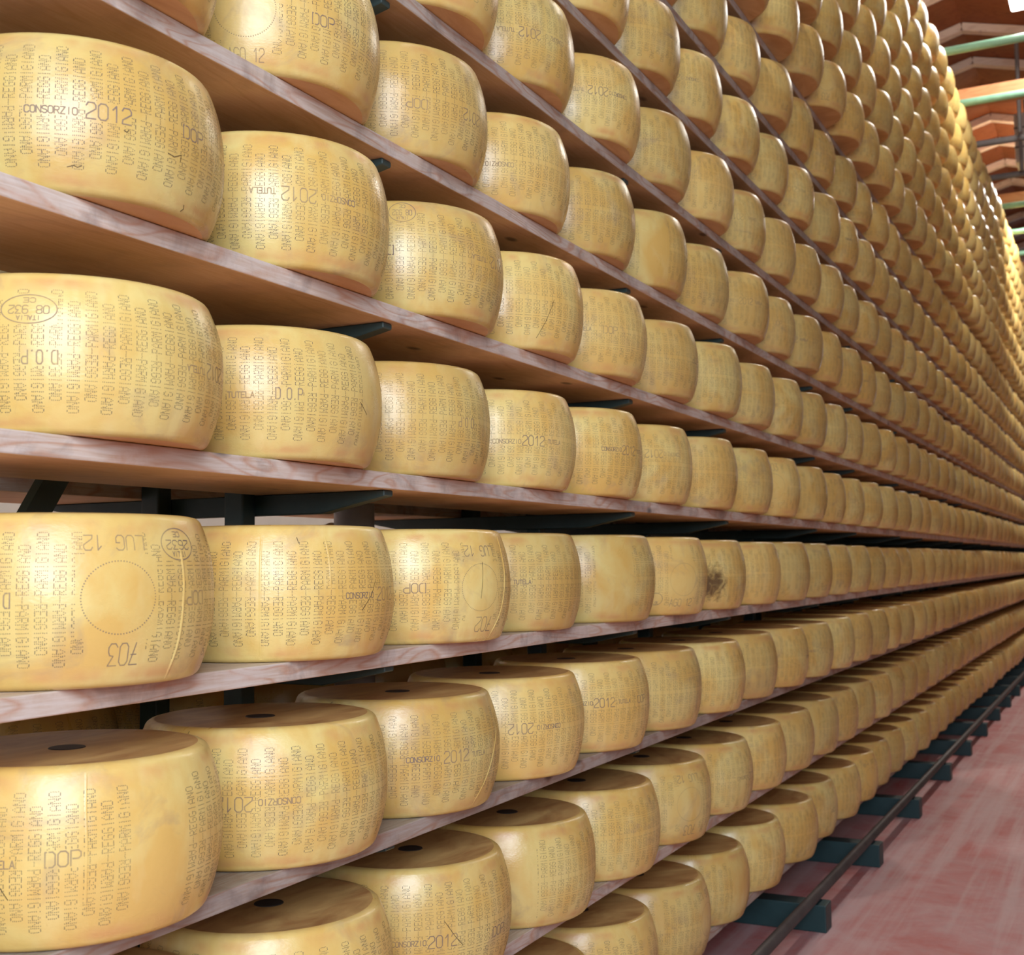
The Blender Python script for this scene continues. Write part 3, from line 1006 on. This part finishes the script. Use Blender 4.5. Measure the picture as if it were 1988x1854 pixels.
ZC = SHELF_Z[-1] + TB
tag(crumple('folded_sheet', -0.79, 3.05, ZC + 0.001, 0.28, 0.44, 0.295, 3), 'crumpled white sheet on the rear board, left of the grey down pipe', 'sheet')
tag(crumple('folded_sheet', -0.79, 3.74, ZC + 0.001, 0.28, 0.38, 0.27, 5), 'crumpled white sheet on the rear board, right of the grey down pipe', 'sheet')

# ------------------------------------------------------------------ the wheels
gen = []
for s in range(9):
    r = np.random.RandomState(100 + s)
    ph = r.uniform(-2.2, 0.9)
    fl = int(r.rand() < 0.5)
    st = band(ph, fl) + mirror_extra(ph + 2.6 + r.uniform(-0.4, 0.4), fl)
    bl = [] if s % 3 else [(ph + 1.0, ph + 1.5)]
    gen.append(build_wheel_mesh(200 + s, st, bl, drop=0.03, bodyw=96))


NC = 50
ROWY, ROWX = {}, {}
for k in range(-4, 12):
    r = np.random.RandomState(5000 + k)
    want = np.array([Y0 + PITCH * j for j in range(NC)]) + r.uniform(-0.004, 0.004, NC)
    m_ = DY.get(k, [])
    last = m_[-1] if m_ else 0.0
    for j in range(NC):
        want[j] = Y0 + PITCH * j + (m_[j] if j < len(m_) else last * max(0, 1 - (j - len(m_)) / 8) + r.uniform(-0.004, 0.004))
    got = want.copy()
    for j in range(1, NC):        # neighbours may not touch
        got[j] = max(got[j], got[j - 1] + 0.4682)
    setback = np.clip((want - got) * 1.4 / want, -0.05, 0.03)
    ROWY[k] = got
    ROWX[k] = -XC + (0.045 if k >= 6 else 0.0) + setback + r.uniform(-1, 1, NC) * np.where(np.arange(NC) < 7, 0.003, 0.012)


def in_frame(x, y, z):
    us, vs_ = [], []
    for dx in (-RB, RB):
        for dy in (-RB, RB):
            for dz in (0, H):
                u, v, d = project((x + dx, y + dy, z + dz))
                if d < 0.2:
                    return None
                us.append(u)
                vs_.append(v)
    if max(us) < 4 or min(us) > IMG_W - 2 or max(vs_) < 4 or min(vs_) > IMG_H - 4:
        return None
    return (project((x + RB * 0.7, y, z + H / 2)))


cand = []
for k in range(-4, 12):
    for j in range(0, NC):
        x, y, z = float(ROWX[k][j]), float(ROWY[k][j]), SHELF_Z[k] + TB + 0.0006
        if y + RB > YZ:
            continue
        q = in_frame(x, y, z)
        cand.append([k, j, x, y, z, q])
vis = [c for c in cand if c[5] is not None]
vis.sort(key=lambda c: (Vector((c[2], c[3], c[4])) - CAM).length)
NEAR = vis[:294]
near_keys = {(c[0], c[1]) for c in NEAR}

ORD = ['first', 'second', 'third', 'fourth', 'fifth', 'sixth', 'seventh', 'eighth', 'ninth', 'tenth', 'eleventh', 'twelfth', 'thirteenth', 'fourteenth',
       'fifteenth', 'sixteenth', 'seventeenth', 'eighteenth', 'nineteenth', 'twentieth', 'twenty-first', 'twenty-second', 'twenty-third', 'twenty-fourth',
       'twenty-fifth', 'twenty-sixth', 'twenty-seventh', 'twenty-eighth', 'twenty-ninth', 'thirtieth', 'thirty-first', 'thirty-second', 'thirty-third',
       'thirty-fourth', 'thirty-fifth', 'thirty-sixth', 'thirty-seventh', 'thirty-eighth', 'thirty-ninth', 'fortieth']
SHN = {-4: 'lowest shelf'}
for k in range(-3, 12):
    SHN[k] = '%s shelf up' % ORD[k + 4]
SHN[0] = 'fifth shelf up'
LOOK = {
    (1, 0): 'large cheese wheel stamped 2012 upright', (1, 1): 'cheese wheel stamped 2012 upside down', (2, 1): 'cheese wheel with dotted circle and DOP',
    (0, 0): 'large cheese wheel with upside-down oval stamp', (0, 1): 'cheese wheel stamped TUTELA DOP upright', (0, 3): 'cheese wheel stamped CONSORZIO 2012',
    (-1, 0): 'large creased cheese wheel stamped 703', (-1, 1): 'cheese wheel with faint vertical seams', (-1, 2): 'creased cheese wheel with dotted circle stamp',
    (-2, 0): 'large cheese wheel stamped DOP with bare patch', (-2, 1): 'cheese wheel stamped CONSORZIO upside down', (-2, 2): 'creased cheese wheel stamped CONSORZIO 2012',
    (-1, 6): 'cheese wheel with dark brown mould stain', (-3, 2): 'scratched cheese wheel stamped 2012', (-3, 3): 'cheese wheel with smooth bare flank'}
order = {}
for c in sorted(vis, key=lambda c: (c[0], c[1])):
    order.setdefault(c[0], []).append(c[1])

HSC = {(0, 0): 0.925, (0, 1): 0.955, (1, 0): 0.945, (1, 1): 1.0, (-1, 0): 0.985, (-1, 1): 0.965}
plate_me = None


def plate_mesh():
    V = [(0, 0, 0.0012)]
    n = 28
    for rr, zz in ((0.0262, 0.0012), (0.0275, 0.0)):
        for i in range(n):
            a = 2 * math.pi * i / n
            V.append((rr * math.cos(a), rr * math.sin(a), zz))
    F = [(0, 1 + i, 1 + (i + 1) % n) for i in range(n)]
    F += [(1 + i, 1 + n + i, 1 + n + (i + 1) % n, 1 + (i + 1) % n) for i in range(n)]
    me = bpy.data.meshes.new('casein_plate')
    me.from_pydata(V, [], F)
    me.materials.append(M_CAS)
    return me


plate_me = plate_mesh()
for k, j, x, y, z, q in sorted(NEAR, key=lambda c: (c[0], c[1])):
    key = (k, j)
    r = np.random.RandomState(777 + 97 * (k + 5) + j)
    if key in SP:
        me = build_wheel_mesh(500 + 40 * (k + 5) + j, SP[key], BLANK.get(key, ()), LINES.get(key, ()), 0.0, stained=(key == (-1, 6)))
        rot = 0.0
    else:
        me = gen[r.randint(len(gen))]
        rot = r.uniform(0, 6.283)
    o = bpy.data.objects.new('round_cheese', me)
    COL.objects.link(o)
    o.location = (x, y, z)
    o.rotation_euler = (0, 0, rot)
    o.scale = (1, 1, HSC.get(key, r.uniform(0.965, 1.0)))
    o.color = (r.rand(), r.rand(), r.rand(), 1)
    n = order[k].index(j)
    look = LOOK.get(key, 'golden cheese wheel')
    tag(o, '%s, %s from left on %s' % (look, ORD[n], SHN[k]), 'cheese', 'cheese wheels on the %s' % SHN[k])
    if k <= -2 and j < 8:
        pl = bpy.data.objects.new('casein_plate', plate_me)
        COL.objects.link(pl)
        pl.parent = o
        pl.location = (r.uniform(-0.01, 0.01), r.uniform(-0.01, 0.01), H - 0.0022)
        pl['label'] = 'dark round casein plate'
    if k == -4 and j in (3, 4):
        wh = Wheel(3, 12)
        segs = [[(0.02, 0.09), (0.06, 0.10), (0.05, 0.13)], [(0.07, 0.08), (0.08, 0.12)], [(0.05, 0.03), (0.09, 0.05), (0.08, 0.07)]]
        V, F = [], []
        for pts in segs:
            for (ax, ay), (bx, by) in zip(pts[:-1], pts[1:]):
                d = Vector((bx - ax, by - ay, 0))
                s = Vector((-d.y, d.x, 0)).normalized() * 0.005
                a_, b_ = Vector((ax, ay, 0)), Vector((bx, by, 0))
                i0 = len(V)
                V += [a_ - s, b_ - s, b_ + s, a_ + s]
                F.append((i0, i0 + 1, i0 + 2, i0 + 3))
        ink = mk('ink_mark', V, F, M_GINK, parent=o)
        ink.location = (0.02, -0.16, H - 0.0006)
        ink['label'] = 'green marker writing'

# wheels on the rear board, seen only as shadowed shapes between the boards
for i, (k, y) in enumerate(((-2, 1.851), (-2, 2.321), (-3, 2.791))):
    me = gen[i]
    o = bpy.data.objects.new('round_cheese', me)
    COL.objects.link(o)
    o.location = (-0.81, y, SHELF_Z[k] + TB + 0.0006)
    o.rotation_euler = (0, 0, 1.0 + i)
    o.color = (0.5, 0.4, 0.1 * i, 1)
    tag(o, 'shadowed cheese wheel on the rear board, %s from left between the posts' % ['first', 'second', 'third'][i], 'cheese', 'cheese wheels on the rear boards')

# everything farther down the rack: past the three hundred nearest
rest = [c for c in cand if (c[0], c[1]) not in near_keys and c[3] > 6.0]
REAR = ((-2, 1), (-2, 2), (-3, 3))
for k in range(-4, 12):
    for j in range(0, 47):
        if (k, j) in REAR or (k == -1 and j <= 5):
            continue
        rest.append([k, j, -0.81, Y0 + PITCH * j, SHELF_Z[k] + TB + 0.0006, None])
sg = 30
zs = np.array([0.0, 0.003, 0.009, 0.035, 0.075, 0.1225, 0.17, 0.21, H - 0.009, H - 0.003, H])
ph = np.linspace(0, 2 * np.pi, sg, endpoint=False)
P, Z = np.meshgrid(ph, zs)
Rr = rad_profile(Z.ravel())
base = np.stack([Rr * np.cos(P.ravel()), Rr * np.sin(P.ravel()), Z.ravel()], -1)
nb = len(base)
qf = []
for i in range(len(zs) - 1):
    a = i * sg + np.arange(sg)
    b_ = i * sg + (np.arange(sg) + 1) % sg
    qf.append(np.stack([a, b_, b_ + sg, a + sg], -1))
qf = np.concatenate(qf)
nw = len(rest)
Vs = np.concatenate([base + np.array([c[2], c[3], c[4]]) for c in rest])
Fs = np.concatenate([qf + i * nb for i in range(nw)])
caps_t = np.array([np.arange((len(zs) - 1) * sg, len(zs) * sg) + i * nb for i in range(nw)])
caps_b = np.array([np.arange(sg)[::-1] + i * nb for i in range(nw)])
me = bpy.data.meshes.new('distant_round_cheeses')
me.vertices.add(len(Vs))
me.vertices.foreach_set('co', Vs.ravel())
loops = np.concatenate([Fs.ravel(), caps_t.ravel(), caps_b.ravel()])
cnt = np.concatenate([np.full(len(Fs), 4), np.full(2 * nw, sg)])
me.loops.add(len(loops))
me.loops.foreach_set('vertex_index', loops.astype(np.int32))
me.polygons.add(len(cnt))
me.polygons.foreach_set('loop_start', np.concatenate([[0], np.cumsum(cnt)[:-1]]).astype(np.int32))
me.update(calc_edges=True)
sm = np.ones(len(cnt), bool)
sm[len(Fs):] = False
me.polygons.foreach_set('use_smooth', sm)
me.materials.append(M_FAR)
me.update()
o = bpy.data.objects.new('distant_round_cheeses', me)
COL.objects.link(o)
tag(o, 'countless cheese wheels too small or dim to count, far end and rear boards', 'cheese', kind='stuff')
print('in frame', len(vis), 'near', len(NEAR), 'rest', nw, 'far y of near', NEAR[-1][3])
